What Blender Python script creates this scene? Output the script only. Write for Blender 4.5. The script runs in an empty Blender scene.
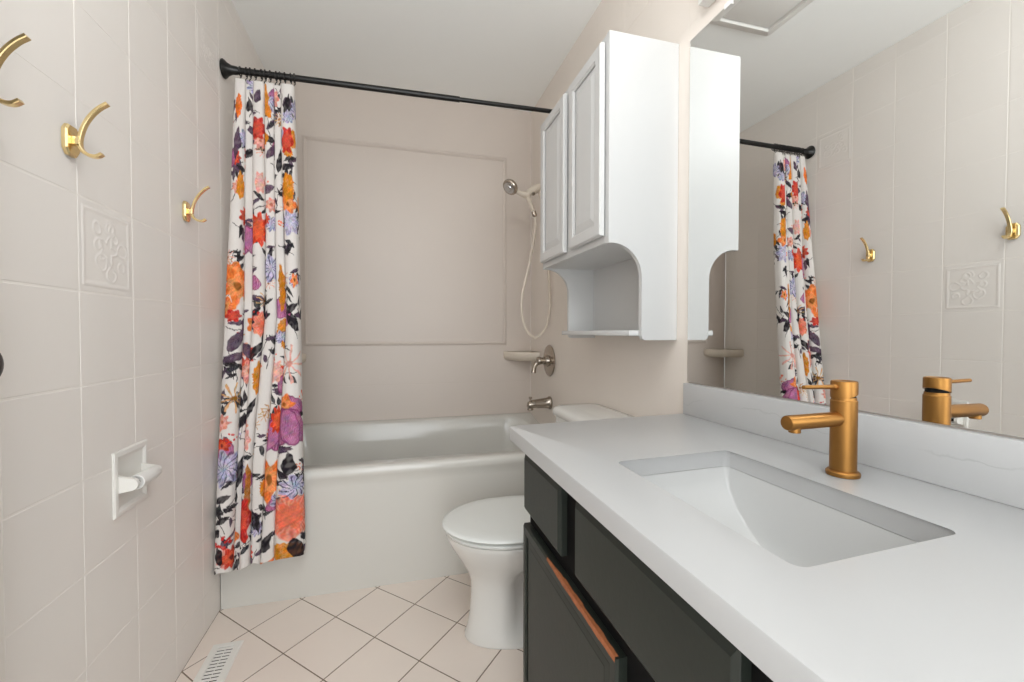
import bpy, bmesh, math, random
import numpy as np
from mathutils import Vector, Matrix

random.seed(7)
PI = math.pi
sc = bpy.context.scene
C = bpy.context.collection
W, YT, YB, H = 1.4838, 1.863, 2.609, 2.44      # right wall, tub front, back wall, ceiling
YR = -0.80                                      # rear wall behind the camera

# ------------------------------------------------------------------ materials
def new_mat(name):
    m = bpy.data.materials.new(name); m.use_nodes = True
    nt = m.node_tree; b = nt.nodes['Principled BSDF']
    return m, nt, b

def s2l(c):
    return tuple(((v/255.0)/12.92 if v/255.0 <= 0.04045 else ((v/255.0+0.055)/1.055)**2.4) for v in c)

def mat(name, rgb, rough=0.5, metal=0.0, spec=0.5, var=0.0, scale=8.0, bump=0.0, bscale=60.0, coat=0.0):
    """procedural: object-space noise varies the colour a little, optional fine bump"""
    m, nt, b = new_mat(name)
    col = s2l(rgb)
    b.inputs['Roughness'].default_value = rough
    b.inputs['Metallic'].default_value = metal
    b.inputs['Specular IOR Level'].default_value = spec
    b.inputs['Coat Weight'].default_value = coat
    b.inputs['Coat Roughness'].default_value = 0.08
    tc = nt.nodes.new('ShaderNodeTexCoord')
    n = nt.nodes.new('ShaderNodeTexNoise'); n.inputs['Scale'].default_value = scale
    n.inputs['Detail'].default_value = 4
    nt.links.new(tc.outputs['Object'], n.inputs['Vector'])
    mx = nt.nodes.new('ShaderNodeMix'); mx.data_type = 'RGBA'
    mx.inputs[6].default_value = (*[min(1, v*(1-var)) for v in col], 1)
    mx.inputs[7].default_value = (*[min(1, v*(1+var)) for v in col], 1)
    nt.links.new(n.outputs['Fac'], mx.inputs[0])
    nt.links.new(mx.outputs[2], b.inputs['Base Color'])
    if bump:
        n2 = nt.nodes.new('ShaderNodeTexNoise'); n2.inputs['Scale'].default_value = bscale
        n2.inputs['Detail'].default_value = 3
        nt.links.new(tc.outputs['Object'], n2.inputs['Vector'])
        bp = nt.nodes.new('ShaderNodeBump'); bp.inputs['Strength'].default_value = bump
        bp.inputs['Distance'].default_value = 0.002
        nt.links.new(n2.outputs['Fac'], bp.inputs['Height'])
        nt.links.new(bp.outputs['Normal'], b.inputs['Normal'])
    return m

TILE = (234, 229, 224)
M = {}
M['tile'] = mat('wall_tile_glaze', TILE, rough=0.42, var=0.025, scale=3.0, bump=0.10, bscale=14)
M['grout'] = mat('wall_grout', (236, 231, 225), rough=0.8, var=0.03)
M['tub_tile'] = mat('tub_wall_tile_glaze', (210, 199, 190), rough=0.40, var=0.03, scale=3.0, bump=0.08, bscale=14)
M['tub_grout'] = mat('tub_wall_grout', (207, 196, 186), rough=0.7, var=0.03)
M['side_tile'] = mat('vanity_wall_tile_glaze', (229, 220, 211), rough=0.40, var=0.03, scale=3.0, bump=0.08, bscale=14)
M['side_grout'] = mat('vanity_wall_grout', (227, 219, 209), rough=0.7, var=0.03)
M['floor_tile'] = mat('floor_tile_glaze', (230, 218, 208), rough=0.35, var=0.04, scale=5.0)
M['floor_grout'] = mat('floor_grout', (122, 106, 92), rough=0.9, var=0.15, scale=25)
M['ceiling'] = mat('ceiling_paint', (248, 250, 249), rough=0.85, var=0.01)
M['tub'] = mat('tub_enamel', (208, 206, 200), rough=0.16, var=0.012, scale=4, coat=0.2)
M['porcelain'] = mat('toilet_porcelain', (218, 217, 213), rough=0.10, var=0.01, scale=4, coat=0.3)
M['sink'] = mat('sink_ceramic', (202, 202, 201), rough=0.38, var=0.01, scale=4)
M['seat'] = mat('toilet_seat_plastic', (224, 226, 223), rough=0.22, var=0.01)
M['white_paint'] = mat('white_cabinet_paint', (205, 205, 204), rough=0.36, var=0.008)
M['white_plastic'] = mat('white_plastic', (232, 231, 228), rough=0.35, var=0.01)
M['white_enamel'] = mat('white_enamelled_metal', (230, 228, 223), rough=0.3, var=0.02)
M['bone'] = mat('bone_plastic', (216, 205, 190), rough=0.35, var=0.03)
M['charcoal'] = mat('charcoal_cabinet_paint', (37, 42, 37), rough=0.45, spec=0.35, var=0.10, scale=14, bump=0.12, bscale=70)
M['charcoal_dark'] = mat('charcoal_frame_paint', (11, 11, 11), rough=0.8, spec=0.15, var=0.10, scale=14)
M['bare_wood'] = mat('bare_wood', (160, 94, 56), rough=0.7, var=0.45, scale=90, bump=0.4, bscale=120)
M['black'] = mat('black_metal', (26, 25, 24), rough=0.35, metal=0.3, var=0.1)
M['dark'] = mat('cavity_shade', (28, 26, 24), rough=0.9, var=0.1)  # near-black standing in for the shade inside recesses
M['gold'] = mat('brushed_gold_metal', (160, 115, 62), rough=0.42, metal=1.0, var=0.06, scale=40)
M['brass'] = mat('polished_brass', (238, 214, 160), rough=0.27, metal=1.0, var=0.05, scale=30)
M['nickel'] = mat('brushed_nickel', (176, 166, 154), rough=0.24, metal=1.0, var=0.08, scale=30)
M['chrome'] = mat('chrome', (205, 205, 205), rough=0.1, metal=1.0, var=0.03)

def quartz():
    m, nt, b = new_mat('veined_white_quartz')
    b.inputs['Roughness'].default_value = 0.28
    tc = nt.nodes.new('ShaderNodeTexCoord')
    def noise(scale, det=5):
        n = nt.nodes.new('ShaderNodeTexNoise'); n.inputs['Scale'].default_value = scale
        n.inputs['Detail'].default_value = det
        nt.links.new(tc.outputs['Object'], n.inputs['Vector']); return n
    sep = nt.nodes.new('ShaderNodeSeparateXYZ'); nt.links.new(tc.outputs['Object'], sep.inputs[0])
    def math_(op, a, bb=None, clamp=False):
        n = nt.nodes.new('ShaderNodeMath'); n.operation = op; n.use_clamp = clamp
        for i, v in enumerate((a, bb)):
            if v is None: continue
            if isinstance(v, (int, float)): n.inputs[i].default_value = v
            else: nt.links.new(v, n.inputs[i])
        return n.outputs[0]
    n1 = noise(9.0, 6); n2 = noise(5.0, 2)
    # thin wandering vein running the length of the splashback
    wob = math_('MULTIPLY', math_('SUBTRACT', n1.outputs['Fac'], 0.5), 0.085)
    d = math_('ABSOLUTE', math_('SUBTRACT', math_('ADD', sep.outputs['Z'], wob), 0.048))
    vein = math_('SUBTRACT', 1.0, math_('DIVIDE', d, 0.0022), True)
    gate = math_('MULTIPLY', math_('SUBTRACT', n2.outputs['Fac'], 0.44), 7.0, True)
    f = math_('MULTIPLY', math_('MULTIPLY', vein, gate), 0.5)
    mx = nt.nodes.new('ShaderNodeMix'); mx.data_type = 'RGBA'
    mx.inputs[6].default_value = (*s2l((188, 188, 188)), 1)
    mx.inputs[7].default_value = (*s2l((150, 152, 150)), 1)
    nt.links.new(f, mx.inputs[0]); nt.links.new(mx.outputs[2], b.inputs['Base Color'])
    return m
M['quartz_veined'] = quartz()
M['quartz'] = mat('white_quartz', (186, 186, 186), rough=0.28, var=0.008, scale=30)

def mirror_mat():
    m, nt, b = new_mat('mirror_silver')
    b.inputs['Base Color'].default_value = (0.90, 0.91, 0.90, 1)
    b.inputs['Metallic'].default_value = 1.0
    b.inputs['Roughness'].default_value = 0.0
    return m
M['mirror'] = mirror_mat()

def cloth_mat():
    m, nt, b = new_mat('printed_floral_cotton')
    b.inputs['Roughness'].default_value = 0.85
    b.inputs['Specular IOR Level'].default_value = 0.15
    a = nt.nodes.new('ShaderNodeVertexColor'); a.layer_name = 'print'
    tc = nt.nodes.new('ShaderNodeTexCoord')
    n = nt.nodes.new('ShaderNodeTexNoise'); n.inputs['Scale'].default_value = 300
    nt.links.new(tc.outputs['Object'], n.inputs['Vector'])
    mx = nt.nodes.new('ShaderNodeMix'); mx.data_type = 'RGBA'; mx.blend_type = 'MULTIPLY'
    mx.inputs[0].default_value = 0.10
    nt.links.new(a.outputs['Color'], mx.inputs[6]); nt.links.new(n.outputs['Fac'], mx.inputs[7])
    nt.links.new(mx.outputs[2], b.inputs['Base Color'])
    return m
M['cloth'] = cloth_mat()

def glow_mat():
    m, nt, b = new_mat('lit_opal_glass')
    b.inputs['Base Color'].default_value = (0.95, 0.94, 0.92, 1)
    b.inputs['Emission Color'].default_value = (1.0, 0.95, 0.88, 1)
    b.inputs['Emission Strength'].default_value = 3.0
    return m
M['glow'] = glow_mat()

# ------------------------------------------------------------------ helpers
LOC = {}
def empty(name, loc, label=None, cat=None, group=None):
    o = bpy.data.objects.new(name, None); C.objects.link(o)
    o.location = loc; o.empty_display_size = 0.05
    LOC[o.name] = Vector(loc)
    tag(o, label, cat, group)
    return o

def tag(o, label=None, cat=None, group=None, kind=None):
    if label: o['label'] = label
    if cat: o['category'] = cat
    if group: o['group'] = group
    if kind: o['kind'] = kind
    return o

def world_loc(o):
    v = Vector((0, 0, 0))
    while o is not None:
        v = v + Vector(o.location); o = o.parent
    return v

def obj(name, bm, mats, parent=None, smooth=30, origin=None, label=None):
    """link a bmesh built in room coordinates as ONE mesh object"""
    me = bpy.data.meshes.new(name)
    off = world_loc(parent) if parent is not None else Vector(origin or (0, 0, 0))
    bmesh.ops.translate(bm, verts=bm.verts, vec=-off)
    bmesh.ops.recalc_face_normals(bm, faces=bm.faces)
    bm.to_mesh(me); bm.free()
    for m in (mats if isinstance(mats, (list, tuple)) else [mats]):
        me.materials.append(m)
    if smooth:
        me.polygons.foreach_set('use_smooth', [True]*len(me.polygons))
        me.set_sharp_from_angle(angle=math.radians(smooth))
    o = bpy.data.objects.new(name, me); C.objects.link(o)
    if parent is not None: o.parent = parent
    elif origin: o.location = origin
    if label: o['label'] = label
    return o

def B(): return bmesh.new()

def box(bm, x0, x1, y0, y1, z0, z1, bevel=0.0, seg=2, mi=0):
    t = bmesh.new()
    vs = [t.verts.new((x, y, z)) for z in (z0, z1) for y in (y0, y1) for x in (x0, x1)]
    for f in ((0,2,3,1),(4,5,7,6),(0,1,5,4),(2,6,7,3),(0,4,6,2),(1,3,7,5)):
        t.faces.new([vs[i] for i in f])
    if bevel:
        bmesh.ops.bevel(t, geom=list(t.edges), offset=bevel, segments=seg, affect='EDGES', profile=0.5)
    merge(bm, t, mi); return bm

def merge(bm, t, mi=0):
    mp = {}
    for v in t.verts: mp[v] = bm.verts.new(v.co)
    for f in t.faces:
        try:
            g = bm.faces.new([mp[v] for v in f.verts]); g.material_index = mi
        except ValueError: pass
    t.free()

def loft(bm, rings, close=True, cap0=True, cap1=True, mi=0, ring_close=False):
    rs = [[bm.verts.new(p) for p in r] for r in rings]
    n = len(rs[0]); k = len(rs)
    for i in range(k if ring_close else k-1):
        a, b = rs[i], rs[(i+1) % k]
        for j in range(n if close else n-1):
            j2 = (j+1) % n
            f = bm.faces.new((a[j], a[j2], b[j2], b[j])); f.material_index = mi
    if not ring_close:
        if cap0: bm.faces.new(rs[0]).material_index = mi
        if cap1: bm.faces.new(rs[-1]).material_index = mi
    return rs

def frame_of(d):
    d = d.normalized()
    up = Vector((0, 0, 1)) if abs(d.z) < 0.95 else Vector((1, 0, 0))
    a = d.cross(up).normalized(); b = d.cross(a).normalized()
    return a, b

def tube(bm, pts, r, n=14, mi=0):
    pts = [Vector(p) for p in pts]
    rr = r if isinstance(r, (list, tuple)) else [r]*len(pts)
    a = None; rings = []
    for i, p in enumerate(pts):
        d = (pts[min(i+1, len(pts)-1)] - pts[max(i-1, 0)]).normalized()
        if a is None: a, b = frame_of(d)
        else:
            a = (a - d*a.dot(d)).normalized(); b = d.cross(a)
        rings.append([p + rr[i]*(math.cos(2*PI*j/n)*a + math.sin(2*PI*j/n)*b) for j in range(n)])
    loft(bm, rings, mi=mi); return bm

def lathe(bm, base, axis, prof, n=28, mi=0, cap0=True, cap1=True):
    """prof: (distance along axis, radius)"""
    base = Vector(base); axis = Vector(axis).normalized(); a, b = frame_of(axis)
    rings = [[base + axis*h + max(r, 1e-4)*(math.cos(2*PI*j/n)*a + math.sin(2*PI*j/n)*b) for j in range(n)] for h, r in prof]
    loft(bm, rings, mi=mi, cap0=cap0, cap1=cap1); return bm

def spline(pts, k=8):
    pts = [Vector(p) for p in pts]; out = []
    P = [2*pts[0]-pts[1]] + pts + [2*pts[-1]-pts[-2]]
    for i in range(1, len(P)-2):
        for t in [j/k for j in range(k)]:
            a, b, c, d = P[i-1], P[i], P[i+1], P[i+2]
            out.append(0.5*((2*b)+(c-a)*t+(2*a-5*b+4*c-d)*t*t+(3*b-a-3*c+d)*t**3))
    out.append(pts[-1]); return out

def strip(bm, path, w, th, axis=(0, 1, 0)):
    """flat bar of width w (along axis) and thickness th swept along a path square to axis"""
    path = [Vector(p) for p in path]; ax = Vector(axis); rings = []
    ww = w if isinstance(w, (list, tuple)) else [w]*len(path)
    for i, p in enumerate(path):
        d = (path[min(i+1, len(path)-1)] - path[max(i-1, 0)]).normalized()
        nrm = d.cross(ax).normalized(); h = ww[i]/2; t = th/2; c = min(h, t)*0.35
        q = [(-h+c,-t),(h-c,-t),(h,-t+c),(h,t-c),(h-c,t),(-h+c,t),(-h,t-c),(-h,-t+c)]
        rings.append([p + ax*u + nrm*v for u, v in q])
    loft(bm, rings); return bm

def round_poly(corners, r, k=6):
    """2-D polygon with every corner filleted: k points per corner"""
    out = []; n = len(corners)
    for i in range(n):
        p = Vector(corners[i]); a = (Vector(corners[i-1])-p).normalized(); b = (Vector(corners[(i+1) % n])-p).normalized()
        ang = a.angle(b); d = r/math.tan(ang/2)
        c = p + (a+b).normalized()*(r/math.sin(ang/2))
        s, e = p+a*d-c, p+b*d-c
        a0 = math.atan2(s.y, s.x); a1 = math.atan2(e.y, e.x)
        da = (a1-a0+PI) % (2*PI)-PI
        for j in range(k):
            t = a0+da*j/(k-1); out.append((c.x+r*math.cos(t), c.y+r*math.sin(t)))
    return out

def rrect(x0, x1, y0, y1, r, k=6):
    return round_poly([(x0, y0), (x1, y0), (x1, y1), (x0, y1)], r, k)

def prism(bm, pts, lo, hi, axis, mi=0, bevel=0.0):
    """extrude a 2-D outline; axis 'x': pts are (y,z); 'y': (x,z); 'z': (x,y)"""
    def P(p, h):
        return {'x': (h, p[0], p[1]), 'y': (p[0], h, p[1]), 'z': (p[0], p[1], h)}[axis]
    t = bmesh.new()
    loft(t, [[P(p, lo) for p in pts], [P(p, hi) for p in pts]])
    if bevel:
        es = [e for e in t.edges if len(e.link_faces) == 2 and e.calc_face_angle(0) > 0.6]
        bmesh.ops.bevel(t, geom=es, offset=bevel, segments=2, affect='EDGES', profile=0.5)
    merge(bm, t, mi); return bm

def tile_faces(bm, P, u0, u1, v0, v1, gap, bev, dep, gv0=None, gv1=None):
    g0 = gap if gv0 is None else gv0; g1 = gap if gv1 is None else gv1
    a = [(u0+gap, v0+g0), (u1-gap, v0+g0), (u1-gap, v1-g1), (u0+gap, v1-g1)]
    h0, h1 = g0+bev*min(1, g0/gap+.15), g1+bev*min(1, g1/gap+.15)
    b = [(u0+gap+bev, v0+h0), (u1-gap-bev, v0+h0), (u1-gap-bev, v1-h1), (u0+gap+bev, v1-h1)]
    A = [bm.verts.new(P(u, v, dep)) for u, v in a]; Bv = [bm.verts.new(P(u, v, 0.0)) for u, v in b]
    for i in range(4):
        bm.faces.new((A[i], A[(i+1) % 4], Bv[(i+1) % 4], Bv[i])).material_index = 0
    bm.faces.new(Bv).material_index = 0

def tiled_wall(name, P, ur, vr, us, vs, mats, gap=0.0016, bev=0.0022, dep=-0.0016, thick=0.08, skip=()):
    """P(u,v,d): d=0 tile face, negative is into the wall. us, vs: grout line positions"""
    bm = B()
    U = [ur[0]] + [u for u in us if ur[0]+.004 < u < ur[1]-.004] + [ur[1]]
    V = [vr[0]] + [v for v in vs if vr[0]+.004 < v < vr[1]-.004] + [vr[1]]
    for i in range(len(U)-1):
        for j in range(len(V)-1):
            cu, cv = (U[i]+U[i+1])/2, (V[j]+V[j+1])/2
            tile_faces(bm, P, U[i], U[i+1], V[j], V[j+1], gap, bev, dep, gap if V[j] < 1.5 else gap*.22, gap if V[j+1] < 1.5 else gap*.22)
    g = dep*0.55
    q = [(ur[0], vr[0]), (ur[1], vr[0]), (ur[1], vr[1]), (ur[0], vr[1])]
    f = [bm.verts.new(P(u, v, g)) for u, v in q]; k = [bm.verts.new(P(u, v, -thick)) for u, v in q]
    for fs in ([f[0], f[1], f[2], f[3]], [k[0], k[3], k[2], k[1]]):
        bm.faces.new(fs).material_index = 1
    for i in range(4):
        bm.faces.new((f[i], k[i], k[(i+1) % 4], f[(i+1) % 4])).material_index = 1
    me = bpy.data.meshes.new(name); bm.to_mesh(me); bm.free()
    for m in mats: me.materials.append(m)
    o = bpy.data.objects.new(name, me); C.objects.link(o)
    o['kind'] = 'structure'
    return o

# ------------------------------------------------------------------ the room
S = 0.20299; Z0 = 1.14771; CW = 0.19819; Y0 = 1.12786
VS = [Z0+S*k for k in range(-7, 8)]
US = [Y0+CW*k for k in range(-12, 9)]
wl = tiled_wall('wall_left', lambda u, v, d: (d, u, v), (YR, YB), (0, H), US, VS, [M['tile'], M['grout']], gap=.0013, bev=.0016, dep=-.0011)
wr = tiled_wall('wall_right', lambda u, v, d: (W-d, u, v), (YR, YB), (0, H), [1.30+CW*k for k in range(-12, 8)], [v for v in VS],
                [M['side_tile'], M['side_grout']], gap=0.0004, bev=0.0007, dep=-0.0003)
wb = tiled_wall('wall_back', lambda u, v, d: (u, YB-d, v), (0, W), (0, H), [0.0], [0.755-S*k for k in (3, 2, 1, 0)],
                [M['tub_tile'], M['tub_grout']], gap=0.0007, bev=0.0012, dep=-0.0006)
# rear wall with an open doorway, behind the camera
bm = B()
DX0, DX1, DZ = 0.20, 1.30, 2.05
box(bm, -0.08, DX0, YR-0.10, YR, 0, H); box(bm, DX1, W+0.08, YR-0.10, YR, 0, H); box(bm, DX0, DX1, YR-0.10, YR, DZ, H)
tag(obj('wall_rear', bm, M['ceiling'], smooth=0), kind='structure')
bm = B(); box(bm, -0.08, W+0.08, YR-0.1, YB+0.08, H, H+0.08)
tag(obj('ceiling', bm, M['ceiling'], smooth=0), kind='structure')

# diagonal floor tiles, each clipped to the room
def clip(poly, x0, x1, y0, y1):
    for ax, lim, s in ((0, x0, 1), (0, x1, -1), (1, y0, 1), (1, y1, -1)):
        out = []
        for i in range(len(poly)):
            a, b = poly[i-1], poly[i]
            ia, ib = s*(a[ax]-lim) >= 0, s*(b[ax]-lim) >= 0
            if ia != ib:
                t = (lim-a[ax])/(b[ax]-a[ax]); out.append((a[0]+t*(b[0]-a[0]), a[1]+t*(b[1]-a[1])))
            if ib: out.append(b)
        poly = out
        if len(poly) < 3: return []
    return poly
bm = B(); HX, HY = 0.1437, 0.1510
for i in range(-1, 13):
    for j in range(-1, 20):
        if (i+j) % 2 == 0: continue
        cx, cy = HX*i, 1.8585-HY*j
        def dia(f, c=(cx, cy)):
            return clip([(c[0]-HX*f, c[1]), (c[0], c[1]-HY*f), (c[0]+HX*f, c[1]), (c[0], c[1]+HY*f)], 0.001, W-0.001, YR+0.001, YT+0.05)
        top = dia(0.974); bot = dia(0.988)
        if len(top) < 3: continue
        t = [bm.verts.new((x, y, 0)) for x, y in top]; bm.faces.new(t).material_index = 0
        if len(bot) == len(top):
            q = [bm.verts.new((x, y, -0.0015)) for x, y in bot]
            for k in range(len(t)):
                bm.faces.new((q[k-1], q[k], t[k], t[k-1])).material_index = 0
t = B(); box(t, -0.08, W+0.08, YR-0.1, YB+0.08, -0.08, -0.0008); merge(bm, t, 1)
tag(obj('floor', bm, [M['floor_tile'], M['floor_grout']], smooth=0), kind='structure')

# moulded tile border framing the panel on the back wall
bm = B(); fx0, fx1, fz0, fz1, fw = 0.167, 1.323, 0.984, 2.137, 0.021
def ring(i, d):
    return [(fx0+i, YB-d, fz0+i), (fx1-i, YB-d, fz0+i), (fx1-i, YB-d, fz1-i), (fx0+i, YB-d, fz1-i)]
loft(bm, [ring(0, -0.001), ring(0, 0.004), ring(0.005, 0.009), ring(0.012, 0.011), ring(0.017, 0.007), ring(fw, 0.004), ring(fw, -0.001)], cap0=False, cap1=False, ring_close=True)
tag(obj('trim_1', bm, M['tub_tile'], smooth=40), kind='structure')

# embossed tiles: swirling raised relief on single tiles of the wall
def relief_tile(P, parent, seed, mt):
    rnd = random.Random(seed); n = 72; s = 0.176
    bm = B(); g = {}
    curls = []
    for k in range(9):
        cx, cy = rnd.uniform(-.055, .055), rnd.uniform(-.055, .055)
        curls.append((cx, cy, rnd.uniform(.012, .03), rnd.uniform(0, 6.28), rnd.choice((-1, 1))))
    def h(u, v):
        a = min(s/2-abs(u), s/2-abs(v))
        if a < 0.010: return 0.0022*min(1, a/0.003)*min(1, (0.0115-a)/0.003)
        z = 0.0
        for cx, cy, r, ph, sg in curls:
            d = math.hypot(u-cx, v-cy); th = math.atan2(v-cy, u-cx)
            w = abs(((d - r*(0.55+0.45*math.sin(sg*th+ph))) )) 
            z = max(z, 0.0026*max(0, 1-w/0.0045))
        d = math.hypot(u, v); th = math.atan2(v, u)
        z = max(z, 0.003*max(0, 1-abs(d-0.026-0.009*math.cos(5*th))/0.005))
        return z
    for i in range(n+1):
        for j in range(n+1):
            u, v = (i/n-0.5)*s, (j/n-0.5)*s
            g[i, j] = bm.verts.new(P(u, v, 0.0004+0.55*h(u, v)))
    for i in range(n):
        for j in range(n):
            bm.faces.new((g[i, j], g[i+1, j], g[i+1, j+1], g[i, j+1]))
    o = obj('embossed_tile', bm, mt, parent, smooth=60)
    return o
def rl(k, row):
    cy, cz = Y0+CW*(k+.5), Z0+S*(row+.5)
    return lambda u, v, d: (d, cy+u, cz+v)
relief_tile(rl(0, 0), wl, 3, M['tile'])
relief_tile(rl(3, 4), wl, 5, M['tile'])
relief_tile(lambda u, v, d: (W-d, 1.30+CW*.5-u, Z0+S*5.5+v), wr, 9, M['side_tile'])

# ------------------------------------------------------------------ bathtub
tub = empty('bathtub', (W/2, (YT+YB)/2, 0), 'white alcove bathtub filling the end of the room behind the floral curtain', 'bathtub')
def rimz(y): 
    t = min(1, max(0, (y-2.40)/0.16)); return 0.509+0.043*t*t*(3-2*t)
def tub_ring(x0, x1, y0, y1, r, dz, k=10, abs_z=None):
    out = []
    for x, y in rrect(x0, x1, y0, y1, r, k):
        out.append((x, y, rimz(y)+dz if abs_z is None else abs_z))
    # resample straight edges by adding midpoints so the rim can rise towards the wall
    res = []
    for i in range(len(out)):
        a, b = out[i], out[(i+1) % len(out)]
        res.append(a)
        if (i+1) % k == 0:
            for t in (0.2, 0.4, 0.6, 0.8):
                x, y = a[0]+t*(b[0]-a[0]), a[1]+t*(b[1]-a[1])
                z = rimz(y)+dz if abs_z is None else abs_z
                res.append((x, y, z))
    return res
bm = B()
X0, X1, Ya, Yb = 0.003, W-0.003, YT+0.012, YB-0.003
rings = [tub_ring(X0, X1, Ya, Yb, 0.004, -0.10), tub_ring(X0, X1, Ya, Yb, 0.004, 0.0),
         tub_ring(X0+.055, X1-.055, Ya+.062, Yb-.058, 0.13, 0.0),
         tub_ring(X0+.062, X1-.062, Ya+.069, Yb-.064, 0.13, -0.004),
         tub_ring(X0+.070, X1-.070, Ya+.077, Yb-.071, 0.13, -0.016),
         tub_ring(X0+.085, X1-.085, Ya+.090, Yb-.085, 0.13, -0.10),
         tub_ring(X0+.13, X1-.11, Ya+.115, Yb-.115, 0.13, 0, abs_z=0.20),
         tub_ring(X0+.20, X1-.15, Ya+.150, Yb-.150, 0.12, 0, abs_z=0.12),
         tub_ring(X0+.30, X1-.22, Ya+.20, Yb-.20, 0.10, 0, abs_z=0.10)]
loft(bm, rings, cap0=False)
obj('basin', bm, M['tub'], tub, smooth=50)
bm = B()
prof = [(1.8680, 0.0), (1.8681, 0.43), (1.866, 0.458), (1.860, 0.470), (1.858, 0.482), (1.859, 0.494), (1.864, 0.503), (1.872, 0.508), (1.885, 0.5094), (1.885, 0.0)]
prism(bm, prof, X0, X1, 'x')
obj('apron', bm, M['tub'], tub, smooth=50)

# corner soap shelves
def soap_shelf(label, side):
    cx = W-0.001 if side > 0 else 0.001; y = YB-0.001
    r = empty('soap_shelf', (cx, y, 0.905), label, 'soap shelf')
    bm = B(); L = 0.178; rings = []
    def out(l, n=14):
        pts = [(0, 0)]
        for i in range(n+1):
            a = PI/2*i/n; k = 1.0/(abs(math.cos(a))**1.5+abs(math.sin(a))**1.5)**(1/1.5)
            pts.append((l*k*math.cos(a), l*k*math.sin(a)))
        return pts
    def R(l, z, off=0.0):
        return [(cx-side*(u+off), y-(v+off), z) for u, v in out(l)]
    loft(bm, [R(L*.70, 0.886), R(L*.90, 0.890), R(L*.985, 0.899), R(L, 0.915), R(L, 0.932), R(L*.985, 0.940), R(L*.95, 0.943), R(L*.90, 0.940), R(L*.86, 0.932, .004)])
    obj('dish', bm, M['bone'], r, smooth=50)
soap_shelf('ceramic corner soap shelf above the tub, next to the shower valve', 1)
soap_shelf('ceramic corner soap shelf in the far corner behind the floral curtain, seen in the mirror', -1)

# ------------------------------------------------------------------ shower fittings
SY = 2.245
sh = empty('hand_shower', (W-0.002, SY, 1.87), 'brushed nickel hand shower on its bone wall bracket, hose hanging below', 'shower')
bm = B(); lathe(bm, (W-0.001, SY, 1.885), (-1, 0, 0), [(0, .030), (.004, .030), (.010, .020), (.014, .012)])
tube(bm, [(W-.006, SY, 1.885), (1.455, SY, 1.880), (1.43, SY, 1.862), (1.412, SY, 1.848)], 0.0105)
obj('shower_arm', bm, M['nickel'], sh)
bm = B(); tube(bm, [(1.418, SY, 1.853), (1.40, SY, 1.842), (1.372, SY, 1.826), (1.345, SY, 1.808)], [.020, .023, .022, .018])
tube(bm, [(1.352, SY-.004, 1.800), (1.33, SY-.006, 1.800), (1.31, SY-.006, 1.806)], [.017, .018, .013])
obj('bracket', bm, M['bone'], sh)
bm = B(); lathe(bm, (1.372, SY-.016, 1.806), (0, -1, -.3), [(0, .009), (.012, .009), (.016, .006)])
obj('bracket_knob', bm, M['nickel'], sh)
hd = Vector((-0.62, -0.35, -0.62)).normalized(); hc = Vector((1.250, SY-.01, 1.836))
bm = B(); lathe(bm, hc-hd*0.016, hd, [(0, .017), (.004, .031), (.012, .041), (.020, .044), (.028, .043), (.033, .038)], n=32)
ho = obj('spray_head', bm, M['nickel'], sh)
bm = B(); lathe(bm, hc+hd*0.0165, hd, [(0, .032), (.003, .031), (.004, .018), (.008, .014), (.009, .002)], n=28)
obj('spray_face', bm, M['chrome'], ho)
bm = B(); tube(bm, spline([hc-hd*.012, (1.295, SY-.008, 1.808), (1.338, SY-.006, 1.795), (1.362, SY-.004, 1.755), (1.380, SY-.002, 1.712)], 5), [.014]*6+[.0125]*8+[.011]*7)
obj('handle', bm, M['bone'], sh)
bm = B(); lathe(bm, (1.378, SY-.002, 1.716), (.42, 0, -1), [(0, .012), (.003, .0135), (.024, .0135), (.030, .009)])
obj('hose_connector', bm, M['nickel'], sh)
bm = B(); tube(bm, spline([(1.389, SY, 1.688), (1.387, SY, 1.60), (1.352, SY-.006, 1.42), (1.310, SY-.012, 1.235), (1.325, SY-.014, 1.10), (1.385, SY-.014, 1.032), (1.445, SY-.012, 1.085), (1.470, SY-.01, 1.19), (1.468, SY-.008, 1.32), (1.462, SY-.004, 1.45), (1.450, SY, 1.65), (1.425, SY, 1.78), (1.405, SY, 1.832)], 7), 0.0072, n=10)
obj('hose', bm, M['bone'], sh)

vl = empty('shower_valve', (W-0.002, 2.262, 0.90), 'round brushed nickel shower valve with lever handle above the tub spout', 'shower valve')
bm = B(); lathe(bm, (W-0.001, 2.262, .903), (-1, 0, 0), [(0, .086), (.004, .088), (.008, .084), (.011, .070), (.014, .034), (.030, .030), (.034, .026)], n=36)
obj('escutcheon', bm, M['nickel'], vl)
bm = B(); lathe(bm, (W-.032, 2.262, .903), (-1, 0, 0), [(0, .020), (.018, .019), (.032, .024), (.042, .022), (.046, .010)])
tube(bm, spline([(1.418, 2.262, .900), (1.400, 2.258, .885), (1.388, 2.252, .862), (1.383, 2.248, .838)], 5), [.014]*6+[.011]*5+[.012]*3+[.013]*2)
obj('lever_handle', bm, M['nickel'], vl)
sp = empty('tub_spout', (W-0.002, 2.25, .672), 'brushed nickel tub spout on the right wall below the shower valve', 'tub spout')
bm = B()
rings = []
for x, rz, ry, dz in ((W-.001, .035, .034, 0), (W-.010, .036, .035, 0), (W-.018, .030, .030, 0), (W-.05, .027, .028, -.001), (W-.09, .024, .026, -.003), (W-.118, .022, .025, -.006), (W-.130, .019, .022, -.009), (W-.135, .010, .012, -.010)):
    rings.append([(x, 2.25+ry*math.cos(2*PI*j/24), .670+dz+rz*math.sin(2*PI*j/24)) for j in range(24)])
loft(bm, rings); lathe(bm, (W-.118, 2.25, .655), (0, 0, -1), [(0, .016), (.020, .017), (.022, .012)])
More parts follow.
